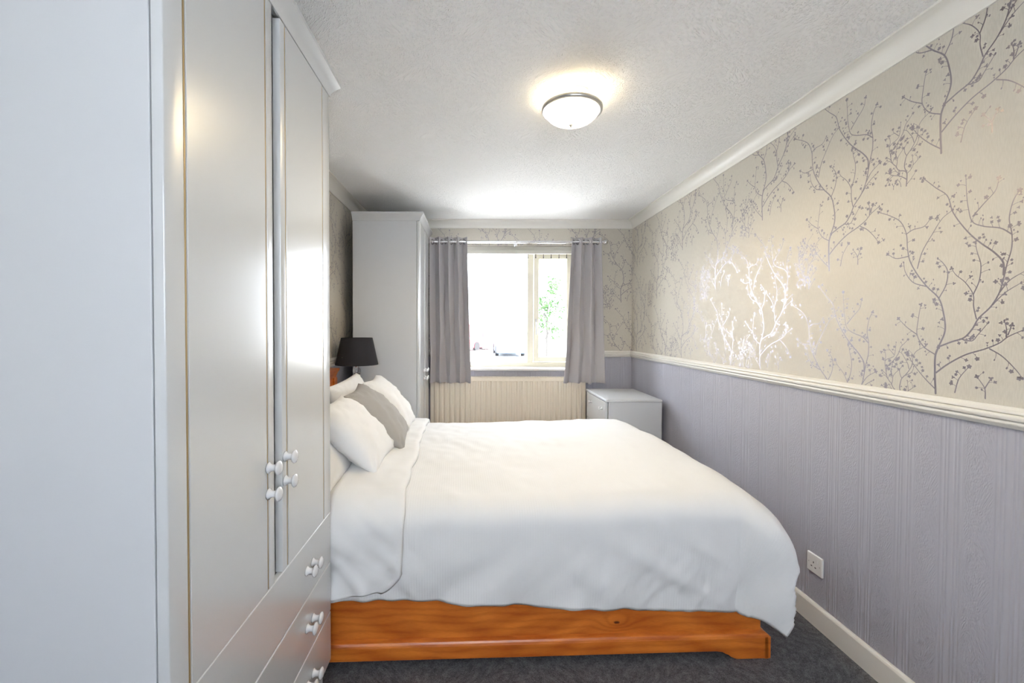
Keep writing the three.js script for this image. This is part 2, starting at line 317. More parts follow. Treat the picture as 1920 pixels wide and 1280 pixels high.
// ------------------------------------------------------------------ wardrobes
const knobGeo = (() => { const g = lathe([[0, 0], [0.014, 0], [0.0145, 0.003], [0.011, 0.006], [0.0085, 0.011], [0.0085, 0.018], [0.011, 0.0225], [0.0165, 0.0245], [0.0185, 0.0275], [0.0175, 0.0305], [0.0135, 0.0325], [0.0125, 0.0335], [0.007, 0.0355], [0, 0.036]], 28); g.rotateZ(-Math.PI / 2); return g; })();
function knob(parent, x, y, z, turn = 0, s = 1) { const k = obj('knob', knobGeo, knobMat, parent); k.position.set(x, y, z); k.rotation.y = turn; k.scale.setScalar(s); return k; }
// upright slab facing +x, cross-section in (z, x) with two beaded grooves near its long edges, extruded upwards
function doorGeo(z0, z1, y0, y1, t, grooves) {
  const sh = new THREE.Shape(), r = 0.004, w = Math.abs(z1 - z0);
  sh.moveTo(0, 0); sh.lineTo(0, t - r); sh.quadraticCurveTo(0, t, r, t);
  for (const g of grooves) { sh.lineTo(g - 0.0055, t); sh.lineTo(g - 0.004, t - 0.005); sh.lineTo(g + 0.004, t - 0.005); sh.lineTo(g + 0.0055, t); }
  sh.lineTo(w - r, t); sh.quadraticCurveTo(w, t, w, t - r); sh.lineTo(w, 0);
  const g = new THREE.ExtrudeGeometry(sh, { depth: y1 - y0, bevelEnabled: false, curveSegments: 5 });
  // shape x -> -z (away from the camera), shape y -> +x, depth -> +y
  g.applyMatrix4(new THREE.Matrix4().makeBasis(V(0, 0, -1), V(1, 0, 0), V(0, 1, 0)));
  g.translate(0, y0, -z0);
  return metres(toCreasedNormals(g, 0.5));
}
function wardrobe(name, label, xb, xf, d0, d1, top, drawers) {
  // origin on the floor at the near back corner; local x out from the wall, local -z along the wall
  const o = thing(name, label, 'wardrobe', [xb, 0, -d0]), D = xf - xb, W = d1 - d0, tD = 0.02, B = D - tD, cor = top - 0.062;
  obj('carcass', [box(0, B - 0.003, 0.06, cor + 0.01, -0.018, 0, 0.002), box(0, B - 0.003, 0.06, cor + 0.01, -W, -W + 0.018, 0.002), box(0, 0.01, 0.06, cor, -W + 0.018, -0.018), box(0, B - 0.003, cor - 0.01, cor + 0.01, -W + 0.018, -0.018), box(0.01, B - 0.003, 0.08, 0.098, -W + 0.018, -0.018), box(0.01, B - 0.003, 0.645, 0.663, -W + 0.018, -0.018)], lacquerMatt, o);
  obj('plinth', box(0, B - 0.012, 0, 0.062, -W + 0.001, -0.001, 0.002), lacquerMatt, o);
  // cornice: flared moulding on the front and both ends
  const pr = [[0, cor], [0.006, cor], [0.008, cor + 0.012], [0.02, cor + 0.03], [0.032, cor + 0.044], [0.036, cor + 0.048], [0.036, top], [0, top]];
  obj('cornice', [run(D - 0.004, 0, D - 0.004, -W, 1, 0, pr, -1, -1), run(0, 0, D - 0.004, 0, 0, 1, pr, 0, -1), run(D - 0.004, -W, 0, -W, 0, -1, pr, -1, 0), box(0.001, D - 0.005, cor + 0.011, top - 0.001, -W + 0.001, -0.001)], lacquer, o);
  const mid = W / 2, yD = drawers ? 0.655 : 0.07, kn = [0.976, 0.908];
  const gap = 0.023, dw = mid - gap - 0.001;
  obj('centre_post', box(B - 0.03, B - 0.004, yD, cor, -mid - 0.03, -mid + 0.03, 0.002), lacquerMatt, o);
  const leaf = (z0, z1, gr) => {
    const d = obj('door', doorGeo(z0, z1, yD + 0.002, cor - 0.002, tD, gr), lacquer, o); d.position.x = B;
    for (const g of gr) obj('gilt_bead', box(tD - 0.0055, tD - 0.0008, yD + 0.003, cor - 0.003, -z0 - g - 0.002, -z0 - g + 0.002, 0.0015), gilt, d).userData.label = 'thin gold-brown bead';
    return d;
  };
  const dl = leaf(0.001, mid - gap, [0.055, dw - 0.035]), dr = leaf(mid + gap, W - 0.001, [0.033, dw - 0.07]);
  for (const y of kn) { knob(dl, tD, y, -(mid - 0.058)); knob(dr, tD, y, -(mid + 0.04)); }
  if (drawers) for (let k = 0; k < 3; k++) {
    const y1 = 0.655 - k * 0.186, y0 = y1 - 0.183, dw = obj('drawer', box(0, tD, y0, y1, -W + 0.001, -0.001, 0.004), lacquer, o);
    dw.position.x = B;
    for (const z of [0.09, 0.135, W - 0.23, W - 0.18]) knob(dw, tD, (y0 + y1) / 2, -z);
  }
  return o;
}
wardrobe('tall_wardrobe', 'big glossy grey-white wardrobe with three drawers under its doors, beside the bed', XL + 0.015, -0.532, 0.735, 1.575, 2.245, true);
wardrobe('tall_wardrobe', 'grey-white wardrobe standing between the bedside lamp and the window curtain', -0.95, -0.426, 3.34, 4.0, 2.232, false);

// ------------------------------------------------------------------ chest of drawers in the corner
{
  const x0 = 1.055, x1 = 1.5, d0 = 3.39, d1 = 4.0, h = 0.77;
  const o = thing('chest_of_drawers', 'low grey-white chest of drawers in the corner by the radiator', 'chest', [x0, 0, -d0]), D = x1 - x0, W = d1 - d0;
  obj('carcass', [box(0.02, D, 0.05, h - 0.022, -0.018, 0, 0.002), box(0.02, D, 0.05, h - 0.022, -W, -W + 0.018, 0.002), box(D - 0.01, D, 0.05, h - 0.022, -W + 0.018, -0.018), box(0.022, D, 0.05, 0.07, -W + 0.018, -0.018)], lacquerMatt, o);
  obj('plinth', box(0.03, D, 0, 0.051, -W + 0.002, -0.002, 0.002), lacquerMatt, o);
  obj('top', box(-0.004, D + 0.002, h - 0.023, h, -W - 0.006, 0.006, 0.008), lacquerMatt, o);
  for (let k = 0; k < 3; k++) {
    const y1 = h - 0.026 - k * 0.228, y0 = y1 - 0.224, dw = obj('drawer', box(0, 0.019, y0, y1, -W + 0.021, -0.021, 0.003), lacquer, o);
    for (const z of [0.11, W - 0.19]) knob(dw, 0, k ? (y0 + y1) / 2 : y1 - 0.065, -z, Math.PI, 0.9);
  }
}

// ------------------------------------------------------------------ bed
const BED = { x: -0.98, d: 1.64, turn: THREE.MathUtils.degToRad(2.3), W: 1.40 };
const bedMatrix = new THREE.Matrix4().makeRotationY(BED.turn).setPosition(BED.x, 0, -BED.d);
{
  const W = BED.W, o = thing('double_bed', 'honey pine double bed frame with bracket feet', 'bed', [BED.x, 0, -BED.d], BED.turn);
  const L = 2.19;
  // headboard
  const hb = obj('headboard', [box(0, 0.045, 0.02, 0.99, -W - 0.005, 0.005, 0.004)], pine, o);
  obj('headboard_rail', run(0.0, 0.006, 0.0, -W - 0.006, 1, 0, [[0, 0.985], [0.05, 0.985], [0.054, 1.0], [0.062, 1.02], [0.074, 1.035], [0.076, 1.05], [0, 1.05]], 0, 0), pine, hb);
  for (const s of [0, 1]) obj('post', box(-0.004, 0.058, 0, 0.985, s ? -W - 0.01 : -0.06, s ? -W + 0.06 : 0.01, 0.006), pine, hb);
  obj('side_rail', box(0.045, L - 0.03, 0.075, 0.37, -0.03, 0, 0.003), pine, o);
  obj('side_rail', box(0.045, L - 0.03, 0.075, 0.37, -W, -W + 0.03, 0.003), pine, o);
  obj('foot_rail', box(L - 0.055, L - 0.028, 0.075, 0.37, -W + 0.03, -0.03, 0.003), pine, o);
  obj('slatted_base', [box(0.06, L - 0.06, 0.27, 0.3, -W + 0.031, -0.031)], pine, o);
  // plinth with a rounded bead on its top and a bracket foot cut at each corner
  const plinth = (len, footA, footB) => {
    const s = new THREE.Shape(), top = 0.088;
    s.moveTo(0, top); s.lineTo(len, top); s.lineTo(len, footB ? 0 : 0.024);
    if (footB) { s.lineTo(len - 0.14, 0); s.quadraticCurveTo(len - 0.165, 0.006, len - 0.175, 0.018); s.quadraticCurveTo(len - 0.19, 0.022, len - 0.2, 0.03); s.lineTo(len - 0.225, 0.034); }
    if (footA) { s.lineTo(0.225, 0.034); s.lineTo(0.2, 0.03); s.quadraticCurveTo(0.19, 0.022, 0.175, 0.018); s.quadraticCurveTo(0.165, 0.006, 0.14, 0); s.lineTo(0, 0); } else s.lineTo(0, 0.034);
    return new THREE.ExtrudeGeometry(s, { depth: 0.014, bevelEnabled: true, bevelSize: 0.003, bevelThickness: 0.003, bevelOffset: -0.003, bevelSegments: 2, curveSegments: 4 });
  };
  const bead = [[0, 0.086], [0.017, 0.086]]; for (let k = 0; k <= 8; k++) { const t = k / 8 * Math.PI / 2; bead.push([0.004 + 0.016 * Math.cos(t) * (k < 8 ? 1 : 0.6), 0.088 + 0.016 * Math.sin(t)]); } bead.push([0, 0.107]);
  const near = plinth(L, true, true); near.translate(0, 0, 0.003);
  const far = plinth(L, true, true); far.translate(0, 0, -W - 0.017);
  const foot = plinth(W + 0.04, true, true); foot.rotateY(Math.PI / 2); foot.translate(L - 0.025, 0, 0.02);
  obj('plinth', [metres(near), run(0.05, 0, L - 0.028, 0, 0, 1, bead, 0, -1)], pine, o);
  obj('plinth', [metres(far), run(L - 0.028, -W, 0.05, -W, 0, -1, bead, -1, 0)], pine, o);
  obj('plinth', [metres(foot), run(L - 0.028, 0, L - 0.028, -W, 1, 0, bead, -1, -1)], pine, o);
}
function onBed(g) { g.applyMatrix4(bedMatrix); return g; }
{ // mattress
  const g = new RoundedBoxGeometry(2.02, 0.30, 1.36, 4, 0.06); g.translate(0.065 + 1.01, 0.30 + 0.151, -0.70); 
  const o = obj('mattress', metres(g), cotton, scene); o.applyMatrix4(bedMatrix); tag(o, 'white sheeted mattress under the duvet', 'mattress');
}
// duvet: laid flat on the mattress, rolling over the near side, the far side and the foot
const NEAR0 = 0.055, FAR0 = 1.345, FOOT0 = 2.03;
function drape(a, b, lift) {
  const ob = b < NEAR0 ? NEAR0 - b : b > FAR0 ? b - FAR0 : 0, sgn = b < NEAR0 ? -1 : 1, oa = Math.max(0, a - FOOT0), r = Math.hypot(oa, ob);
  const ca = Math.min(a, FOOT0), cb = Math.min(FAR0, Math.max(NEAR0, b));
  const top = 0.662 + 0.024 * Math.sin(Math.PI * Math.min(1, Math.max(0, b / 1.4))) + 0.014 * sstep(0.9, 1.9, a) - 0.006 * sstep(0.5, 1.1, a) * (1 - sstep(1.1, 1.7, a)) + 0.007 * noise2(a * 2.3, b * 2.6) + 0.0025 * noise2(a * 9 + 4, b * 7);
  if (r < 1e-6) return [ca, top + lift, cb, 0];
  const da = oa / r, db = ob / r, R = 0.1 * db * db + 0.21 * da * da + 0.16 * Math.pow(da * db, 2) + lift;
  const arc = R * Math.PI / 2, th = Math.min(r, arc) / R, fall = Math.max(0, r - arc);
  let out = R * Math.sin(th), drop = R * (1 - Math.cos(th)) + fall;
  const q = sstep(0.08, 0.4, r), corner = Math.pow(2 * da * db, 2);
  // hanging folds: slanted soft creases, deeper towards the hem
  const s = db > da ? a : b * 1.3 + 5;
  out += q * (0.009 * noise2(s * 2.2 + r * 2.4, r * 2.1) + 0.013 * (1 - sstep(0.7, 0.85, a)) * noise2(s * 9 - r * 7, r * 1.4 + 20) + 0.014 * Math.pow(Math.max(0, noise2(s * 3.1 - r * 4.2 + 7, r * 1.7 + 3)), 1.3) + 0.004 * noise2(s * 9 + r * 9, r * 3));
  out += sstep(0.3, 0.47, r) * (0.008 * noise2(s * 4.5 + 11, 1.2) - 0.004);
  out += 0.02 * da * da * (1 - corner) * q + corner * q * (0.02 + 0.022 * Math.sin(Math.atan2(oa, ob) * 9 + 0.8) * q);
  out -= fall * 0.03;
  drop += q * 0.004 * noise2(s * 1.7 + 2, 8.1);
  return [ca + da * out + corner * q * 0.02, top + lift - drop, cb + sgn * db * out, r];
}
function duvetSheet(a0, a1, b0, b1, nu, nv, lift, t, shape) {
  const g = sheet((u, v) => {
    let a = a0 + (a1 - a0) * u, b = b0 + (b1 - b0) * v;
    if (shape) [a, b] = shape(a, b, u, v);
    const [x, y, bb] = drape(a, b, lift + (shape ? shape.lift?.(u, v) ?? 0 : 0));
    return V(x, y, -bb);
  }, nu, nv, t);
  const uv = g.attributes.uv, n = uv.count;
  for (let k = 0; k < n; k++) uv.setXY(k, a0 + uv.getX(k) * (a1 - a0), b0 + uv.getY(k) * (b1 - b0));
  return g;
}
{
  const o = new THREE.Group(); o.name = 'duvet'; scene.add(o); o.applyMatrix4(bedMatrix); tag(o, 'white ribbed double duvet draped over the pine bed', 'duvet');
  const hemN = NEAR0 - 0.427, hemF = FAR0 + 0.40, end = FOOT0 + 0.41;
  obj('cover', duvetSheet(0.42, end, hemN, hemF, 190, 200, 0, 0.022, (a, b) => [a, b - Math.max(0, (NEAR0 - b) / 0.427) * (0.028 + 0.082 * sstep(0.9, 2.05, a) - 0.05 * sstep(2.1, 2.44, a) + 0.004 * noise2(a * 3.5, 2.2) - 0.02 * (1 - sstep(0.6, 0.95, a)))]), cottonRib, o);
  // turned-down top edge with rounded corners and a soft free hem
  const sh = (a, b, u, v) => {
    const near = Math.max(0, (NEAR0 - 0.33 - b) / 0.09);
    const shrink = u * near * near * 0.05;
    return [a - shrink + 0.012 * noise2(b * 3, 4) * u - 0.02 * (1 - u) * near, b - 0.012 + 0.02 * u * near];
  };
  sh.lift = (u, v) => 0.004 * Math.sin(Math.min(1, u * 4) * Math.PI / 2) - 0.02 * (1 - sstep(0, 0.12, u)) - 0.007 * sstep(0.93, 1, u);
  obj('turned_down_edge', duvetSheet(0.40, 0.715, hemN - 0.026, hemF - 0.02, 36, 300, 0.03, 0.02, sh), cotton, o);
}

// ------------------------------------------------------------------ pillows and cushions
function cushionGeo(w, h, t, k, ear = 0.09, puff = 0.45, n = 34) {
  const P = [], idx = [];
  const f = (u, v, s) => {
    const x = w / 2 * u * (1 - ear * (1 - v * v) * u * u), y = h / 2 * v * (1 - ear * (1 - u * u) * v * v);
    let z = t / 2 * Math.pow(Math.max(0, (1 - u * u) * (1 - v * v)), puff);
    const c = Math.abs(u * v), e = Math.max(Math.abs(u), Math.abs(v));
    z += z * (0.10 * noise2(u * 1.7 + k, v * 1.7) + 0.05 * noise2(u * 5 + k, v * 5 + s));
    z += t * 0.05 * sstep(0.45, 0.8, c) * Math.sin((u - v * Math.sign(u * v)) * 22 + k) * (1 - sstep(0.9, 1, e));
    return [x, y, s * z];
  };
  for (const s of [1, -1]) {
    const base = P.length / 3;
    for (let j = 0; j <= n; j++) for (let i = 0; i <= n; i++) { const u = Math.sin((i / n * 2 - 1) * Math.PI / 2), v = Math.sin((j / n * 2 - 1) * Math.PI / 2); P.push(...f(u, v, s)); }
    for (let j = 0; j < n; j++) for (let i = 0; i < n; i++) { const a = base + j * (n + 1) + i, b = a + 1, c = b + n + 1, d = a + n + 1; if (s > 0) idx.push(a, b, c, a, c, d); else idx.push(a, c, b, a, d, c); }
  }
  let g = new THREE.BufferGeometry(); g.setAttribute('position', new THREE.Float32BufferAttribute(P, 3)); g.setIndex(idx);
  g = mergeVertices(g, 1e-5); g.computeVertexNormals();
  const p = g.attributes.position, uv = new Float32Array(p.count * 2); for (let i = 0; i < p.count; i++) { uv[2 * i] = p.getX(i); uv[2 * i + 1] = p.getY(i); }
  g.setAttribute('uv', new THREE.BufferAttribute(uv, 2));
  return g;
}
// placed by the middle of its lower edge; leans back towards the headboard by the given angle from upright
function lean(name, label, cat, group, mat, w, h, t, k, [x, y, d], back, yaw = 0, tilt = 0, ear, puff) {
  const g = cushionGeo(w, h, t, k, ear, puff); g.translate(0, h / 2, 0);
  const o = obj(name, g, mat); tag(o, label, cat, group);
  const up = V(-Math.sin(back), Math.cos(back), 0), wide = V(0, 0, -1), nrm = wide.clone().cross(up);
  const m = new THREE.Matrix4().makeBasis(wide, up, nrm), q = new THREE.Quaternion().setFromRotationMatrix(m);
  o.quaternion.setFromAxisAngle(V(0, 1, 0), yaw).multiply(q).multiply(new THREE.Quaternion().setFromAxisAngle(V(0, 0, 1), tilt));
  o.position.set(x, y, -d);
  return o;
}
const R = (a) => a * Math.PI / 180;
lean('bed_pillow', 'large white bed pillow under the white cushion nearest the big wardrobe', 'pillow', 'bed pillows', cotton, 0.66, 0.46, 0.17, 1.3, [-0.585, 0.665, 1.985], R(44), 0, 0, 0.03, 0.3);
lean('bed_pillow', 'large white bed pillow against the headboard below the black lamp shade', 'pillow', 'bed pillows', cotton, 0.62, 0.385, 0.17, 4.1, [-0.68, 0.655, 2.67], R(21), 0, R(1.5), 0.05, 0.4);
lean('scatter_cushion', 'plump white square cushion in front of the grey cushion', 'cushion', 'square cushions', cotton, 0.40, 0.40, 0.175, 2.2, [-0.42, 0.70, 2.04], R(46), R(-3), R(2));
lean('scatter_cushion', 'grey square cushion between two white ones', 'cushion', 'square cushions', greyCotton, 0.42, 0.42, 0.16, 6.4, [-0.38, 0.705, 2.40], R(46), R(4), R(2));
lean('scatter_cushion', 'white square cushion behind the grey cushion, nearest the far wardrobe', 'cushion', 'square cushions', cotton, 0.40, 0.41, 0.16, 9.7, [-0.40, 0.70, 2.72], R(40), R(2), R(0));

// ------------------------------------------------------------------ bedside table and lamp
{
  const o = thing('bedside_table', 'narrow grey-white bedside table under the black shaded lamp', 'bedside table', [-1.0, 0, -3.09]);
  obj('body', box(0, 0.34, 0.04, 0.60, -0.22, 0, 0.004), lacquerMatt, o);
  obj('top', box(-0.005, 0.355, 0.60, 0.62, -0.23, 0.01, 0.006), lacquerMatt, o);
  obj('plinth', box(0.01, 0.32, 0, 0.04, -0.215, -0.005), lacquerMatt, o);
  const dw = obj('drawer', box(0.34, 0.356, 0.42, 0.59, -0.215, -0.005, 0.003), lacquer, o); knob(dw, 0.356, 0.505, -0.11);
  const l = thing('table_lamp', 'bedside lamp with black tapered shade on clear crystal ball stem', 'lamp', [-0.866, 0.62, -3.15]);
  obj('base', lathe([[0, 0], [0.055, 0], [0.055, 0.01], [0.04, 0.014], [0.012, 0.02], [0.012, 0.03], [0, 0.03]], 32), chrome, l);
  obj('stem', new THREE.CylinderGeometry(0.012, 0.012, 0.042, 16).translate(0, 0.05, 0), chrome, l);
  let y = 0.07;
  for (const r of [0.03, 0.045, 0.036, 0.03]) {
    const b = obj('crystal_ball', new THREE.SphereGeometry(r, 32, 20), crystal, l); b.position.y = y + r; y += 2 * r;
    const c = obj('collar', new THREE.CylinderGeometry(0.013, 0.013, 0.01, 20), chrome, l); c.position.y = y + 0.004; y += 0.008;
    if (r === 0.045) { const d = new THREE.CylinderGeometry(0.016, 0.016, 0.05, 16); const e = obj('stem', d, chrome, l); e.position.y = y + 0.025; y += 0.05; }
  }
  const s0 = 0.445;
  obj('bulb_holder', new THREE.CylinderGeometry(0.018, 0.018, s0 + 0.07 - y, 20).translate(0, (s0 + 0.07 + y) / 2, 0), dark, l);
  obj('shade', lathe([[0.154, s0], [0.155, s0], [0.113, s0 + 0.198], [0.112, s0 + 0.198], [0.1535, s0]], 64), blackCloth, l);
  const ring = [new THREE.TorusGeometry(0.02, 0.002, 6, 24).rotateX(Math.PI / 2).translate(0, s0 + 0.06, 0)];
  for (let k = 0; k < 3; k++) { const t = k * 2.094; ring.push(new THREE.CylinderGeometry(0.0017, 0.0017, 0.125, 6).rotateZ(Math.PI / 2).translate(0.08, s0 + 0.06, 0).rotateY(t)); }
  obj('shade_carrier', ring, chrome, l);
}

// ------------------------------------------------------------------ ceiling light
{
  const o = thing('ceiling_light', 'round flush ceiling light with opal glass dome and steel rim', 'ceiling light', [LAMP.x, H, LAMP.z]);
  obj('ceiling_plate', lathe([[0, 0], [0.075, 0], [0.075, -0.014], [0.06, -0.02], [0, -0.02]], 48), whiteGloss, o);
  const arms = []; for (let k = 0; k < 3; k++) arms.push(new THREE.CylinderGeometry(0.002, 0.002, 0.07, 8).rotateZ(0.85).translate(0.094, -0.042, 0).rotateY(k * 2.094 + 0.5));
  for (const a of arms) obj('clip', a, satinSteel, o);
  const rim = obj('rim', lathe([[0.118, -0.074], [0.127, -0.077], [0.1335, -0.072], [0.1335, -0.060], [0.128, -0.056], [0.119, -0.058], [0.118, -0.074]], 72), satinSteel, o);
  const opal = new THREE.MeshPhysicalMaterial({ color: lin(0.9, 0.88, 0.82), roughness: 0.25, emissive: lin(1, 0.84, 0.58), emissiveIntensity: 5 });
  const pts = []; for (let k = 0; k <= 14; k++) { const t = k / 14; pts.push([0.121 * Math.cos(t * Math.PI / 2), -0.066 - 0.066 * Math.sin(t * Math.PI / 2)]); }
  const dome = obj('glass_dome', lathe([...pts].reverse(), 72), opal, o);
  obj('finial', lathe([[0, -0.146], [0.003, -0.145], [0.004, -0.14], [0.008, -0.135], [0.008, -0.131], [0, -0.131]], 16), satinSteel, dome);
  rim.rotation.z = dome.rotation.z = -0.055;                      // hangs a touch crooked on its clips
}

// ------------------------------------------------------------------ curtain pole, curtains, blind
const POLE = { y: 2.153, z: ZF + 0.135 };
{
  const o = thing('curtain_pole', 'thin silver curtain pole with ball finials above the window', 'curtain pole', [0.41, POLE.y, POLE.z]);
  obj('pole', new THREE.CylinderGeometry(0.0125, 0.0125, 1.62, 24).rotateZ(Math.PI / 2), chrome, o);
  for (const s of [-1, 1]) { const f = obj('finial', lathe([[0, -0.02], [0.012, -0.02], [0.016, -0.014], [0.016, -0.008], [0.012, -0.004], [0.02, 0.004], [0.025, 0.018], [0.022, 0.03], [0.012, 0.04], [0, 0.042]], 24).rotateZ(-Math.PI / 2 * s), chrome, o); f.position.x = s * 0.815; }
  for (const x of [-0.79, -0.01, 0.79]) obj('bracket', [new THREE.CylinderGeometry(0.006, 0.006, 0.13, 12).rotateX(Math.PI / 2).translate(x, 0, -0.065), new THREE.CylinderGeometry(0.022, 0.022, 0.006, 20).rotateX(Math.PI / 2).translate(x, 0, -0.131), new THREE.TorusGeometry(0.015, 0.004, 8, 20).rotateY(Math.PI / 2).translate(x, 0, 0)], chrome, o);
}
function curtain(label, x0, x1, bx0, bx1, folds, k) {
  const y1 = POLE.y + 0.042, y0 = 0.815, o = thing('eyelet_curtain', label, 'curtain', [(x0 + x1) / 2, y0, POLE.z], 0, 'grey eyelet curtains'), cx = (x0 + x1) / 2;
  const n = folds * 24, amp = 0.034, ph = Math.PI / 2 + k;
  const f = (u, v) => {
    const w = 1 - v, a = u * folds * 2 * Math.PI + ph, am = amp * (1 + 0.25 * w * noise2(u * 5 + k * 3, w * 1.3)) + 0.006 * w * noise2(u * 9, w * 2 + k);
    const X0 = x0 + (bx0 - x0) * Math.pow(w, 1.2), X1 = x1 + (bx1 - x1) * Math.pow(w, 1.2);
    return V(X0 + (X1 - X0) * u + 0.012 * w * noise2(u * 4 + k, w * 1.5) + 0.012 * Math.sin(2 * a) * 0.4 - cx, v * (y1 - y0) + 0.006 * noise2(u * 6, k) * w, am * Math.sin(a));
  };
  const g = sheet(f, n, 30, 0.003); const uv = g.attributes.uv; for (let i = 0; i < uv.count; i++) uv.setXY(i, uv.getX(i) * folds * 0.17, uv.getY(i) * 1.38);
  obj('drape', g, curtainCloth, o);
  obj('hem', sheet((u, v) => f(u, v * 0.055).add(V(0, 0, 0.0016)), n, 2, 0.006), curtainCloth, o);
  for (let j = 0; j < folds * 2; j++) {                       // an eyelet wherever the cloth crosses the pole
    const u = ((j + 1) * Math.PI - ph % Math.PI) / (folds * 2 * Math.PI);
    if (u < 0.01 || u > 0.99) continue;
    const p = f(u, (POLE.y - y0) / (y1 - y0)), q = f(u + 0.004, (POLE.y - y0) / (y1 - y0)), dir = Math.atan2(q.z - p.z, q.x - p.x);
    const e = obj('eyelet', new THREE.TorusGeometry(0.023, 0.0045, 8, 28), chrome, o); e.position.copy(p); e.rotation.y = -dir;
  }
}
curtain('grey eyelet curtain hanging beside the tall wardrobe', -0.42, -0.065, -0.41, -0.03, 4, 0.2);
curtain('grey eyelet curtain hanging above the chest of drawers', 0.925, 1.205, 0.86, 1.245, 3, 0.5);
{
  const o = thing('vertical_blind', 'slim vertical blind headrail with bare hooks across the window top', 'blind', [(WIN.x0 + WIN.x1) / 2, WIN.y1 - 0.06, ZF - 0.055]), w = (WIN.x1 - WIN.x0) / 2 - 0.01;
  obj('headrail', [box(-w, w, -0.018, 0.02, -0.02, 0.02, 0.004), box(-w, w, 0.02, 0.058, -0.006, 0.006, 0.002)], new THREE.MeshPhysicalMaterial({ color: lin(0.55, 0.53, 0.47), roughness: 0.35 }), o);
  for (let x = -w + 0.03; x < w; x += 0.077) obj('hook', [new THREE.CylinderGeometry(0.003, 0.003, 0.03, 8).translate(x, -0.032, 0), box(x - 0.004, x + 0.004, -0.06, -0.045, -0.0015, 0.0015)], dark, o);
  for (const x of [0.02, 0.03]) obj('cord', new THREE.CylinderGeometry(0.0012, 0.0012, 0.22, 6).translate(x, -0.125, 0.02), whiteGloss, o);
}

// ------------------------------------------------------------------ radiator
{
  const x0 = -0.42, x1 = 1.08, y0 = 0.2, y1 = 0.862, z1 = ZF + 0.085;
  const o = thing('radiator', 'cream ribbed panel radiator under the window', 'radiator', [x0, y0, z1]), W = x1 - x0, Hh = y1 - y0;
  const sh = new THREE.Shape(), pitch = 0.05, n = Math.floor((W - 0.02) / pitch), m = (W - n * pitch) / 2;
  sh.moveTo(0, -0.012); sh.lineTo(0, 0); sh.lineTo(m, 0);
  for (let k = 0; k < n; k++) { const a = m + k * pitch; sh.lineTo(a + 0.006, 0); sh.quadraticCurveTo(a + 0.009, 0.001, a + 0.011, 0.006); sh.quadraticCurveTo(a + 0.013, 0.0095, a + 0.017, 0.0095); sh.lineTo(a + 0.033, 0.0095); sh.quadraticCurveTo(a + 0.037, 0.0095, a + 0.039, 0.006); sh.quadraticCurveTo(a + 0.041, 0.001, a + 0.044, 0); }
  sh.lineTo(W, 0); sh.lineTo(W, -0.012);
  const g = new THREE.ExtrudeGeometry(sh, { depth: Hh - 0.08, bevelEnabled: false, curveSegments: 3 });
  g.applyMatrix4(new THREE.Matrix4().makeBasis(V(1, 0, 0), V(0, 0, 1), V(0, -1, 0))); g.translate(0, Hh - 0.04, -0.012);
  obj('ribbed_panel', metres(toCreasedNormals(g, 0.7)), radiatorPaint, o);
  obj('seam', [box(0, W, Hh - 0.042, Hh - 0.006, -0.022, -0.008, 0.005), box(0, W, 0, 0.042, -0.022, -0.008, 0.005)], radiatorPaint, o);
  obj('casing', [box(-0.002, 0.0, 0, Hh, -0.07, -0.01), box(W, W + 0.002, 0, Hh, -0.07, -0.01), box(0, W, 0, Hh - 0.01, -0.07, -0.06)], radiatorPaint, o);
  const bars = [box(0, W, Hh - 0.006, Hh, -0.07, -0.062), box(0, W, Hh - 0.006, Hh, -0.018, -0.008)];
  for (let x = 0; x < W - 0.01; x += 0.025) bars.push(box(x, x + 0.01, Hh - 0.005, Hh - 0.001, -0.062, -0.018));
  obj('top_grille', bars, radiatorPaint, o);
  obj('bleed_valve', [new THREE.CylinderGeometry(0.011, 0.011, 0.05, 16).rotateZ(Math.PI / 2).translate(W + 0.02, Hh - 0.05, -0.03), lathe([[0, -0.02], [0.018, -0.02], [0.02, 0], [0.018, 0.03], [0.012, 0.036], [0, 0.036]], 20).translate(W + 0.045, Hh - 0.05, -0.03)], whiteGloss, o);
  obj('pipe', new THREE.CylinderGeometry(0.0075, 0.0075, 0.23, 14).translate(W + 0.02, -0.085, -0.03), chrome, o);
}

// ------------------------------------------------------------------ wall socket
{
  const y = 0.276, d = 1.908, o = thing('wall_socket', 'single white power socket low on the lilac wall', 'socket', [XR, y, -d]);
  obj('plate', box(-0.011, -0.0005, -0.043, 0.043, -0.043, 0.043, 0.004), whiteGloss, o);
  obj('switch', box(-0.0145, -0.010, 0.010, 0.028, 0.012, 0.024, 0.002), whiteGloss, o);
  for (const [py, pz, h, w] of [[0.006, -0.004, 0.008, 0.0045], [-0.014, -0.015, 0.0045, 0.0075], [-0.014, 0.007, 0.0045, 0.0075]]) obj('pin_hole', box(-0.0114, -0.0106, py - h / 2, py + h / 2, pz - w / 2, pz + w / 2), dark, o);
  for (const z of [-0.031, 0.031]) obj('screw', new THREE.CylinderGeometry(0.0028, 0.0028, 0.001, 12).rotateZ(Math.PI / 2).translate(-0.0114, 0, z), satinSteel, o);
}

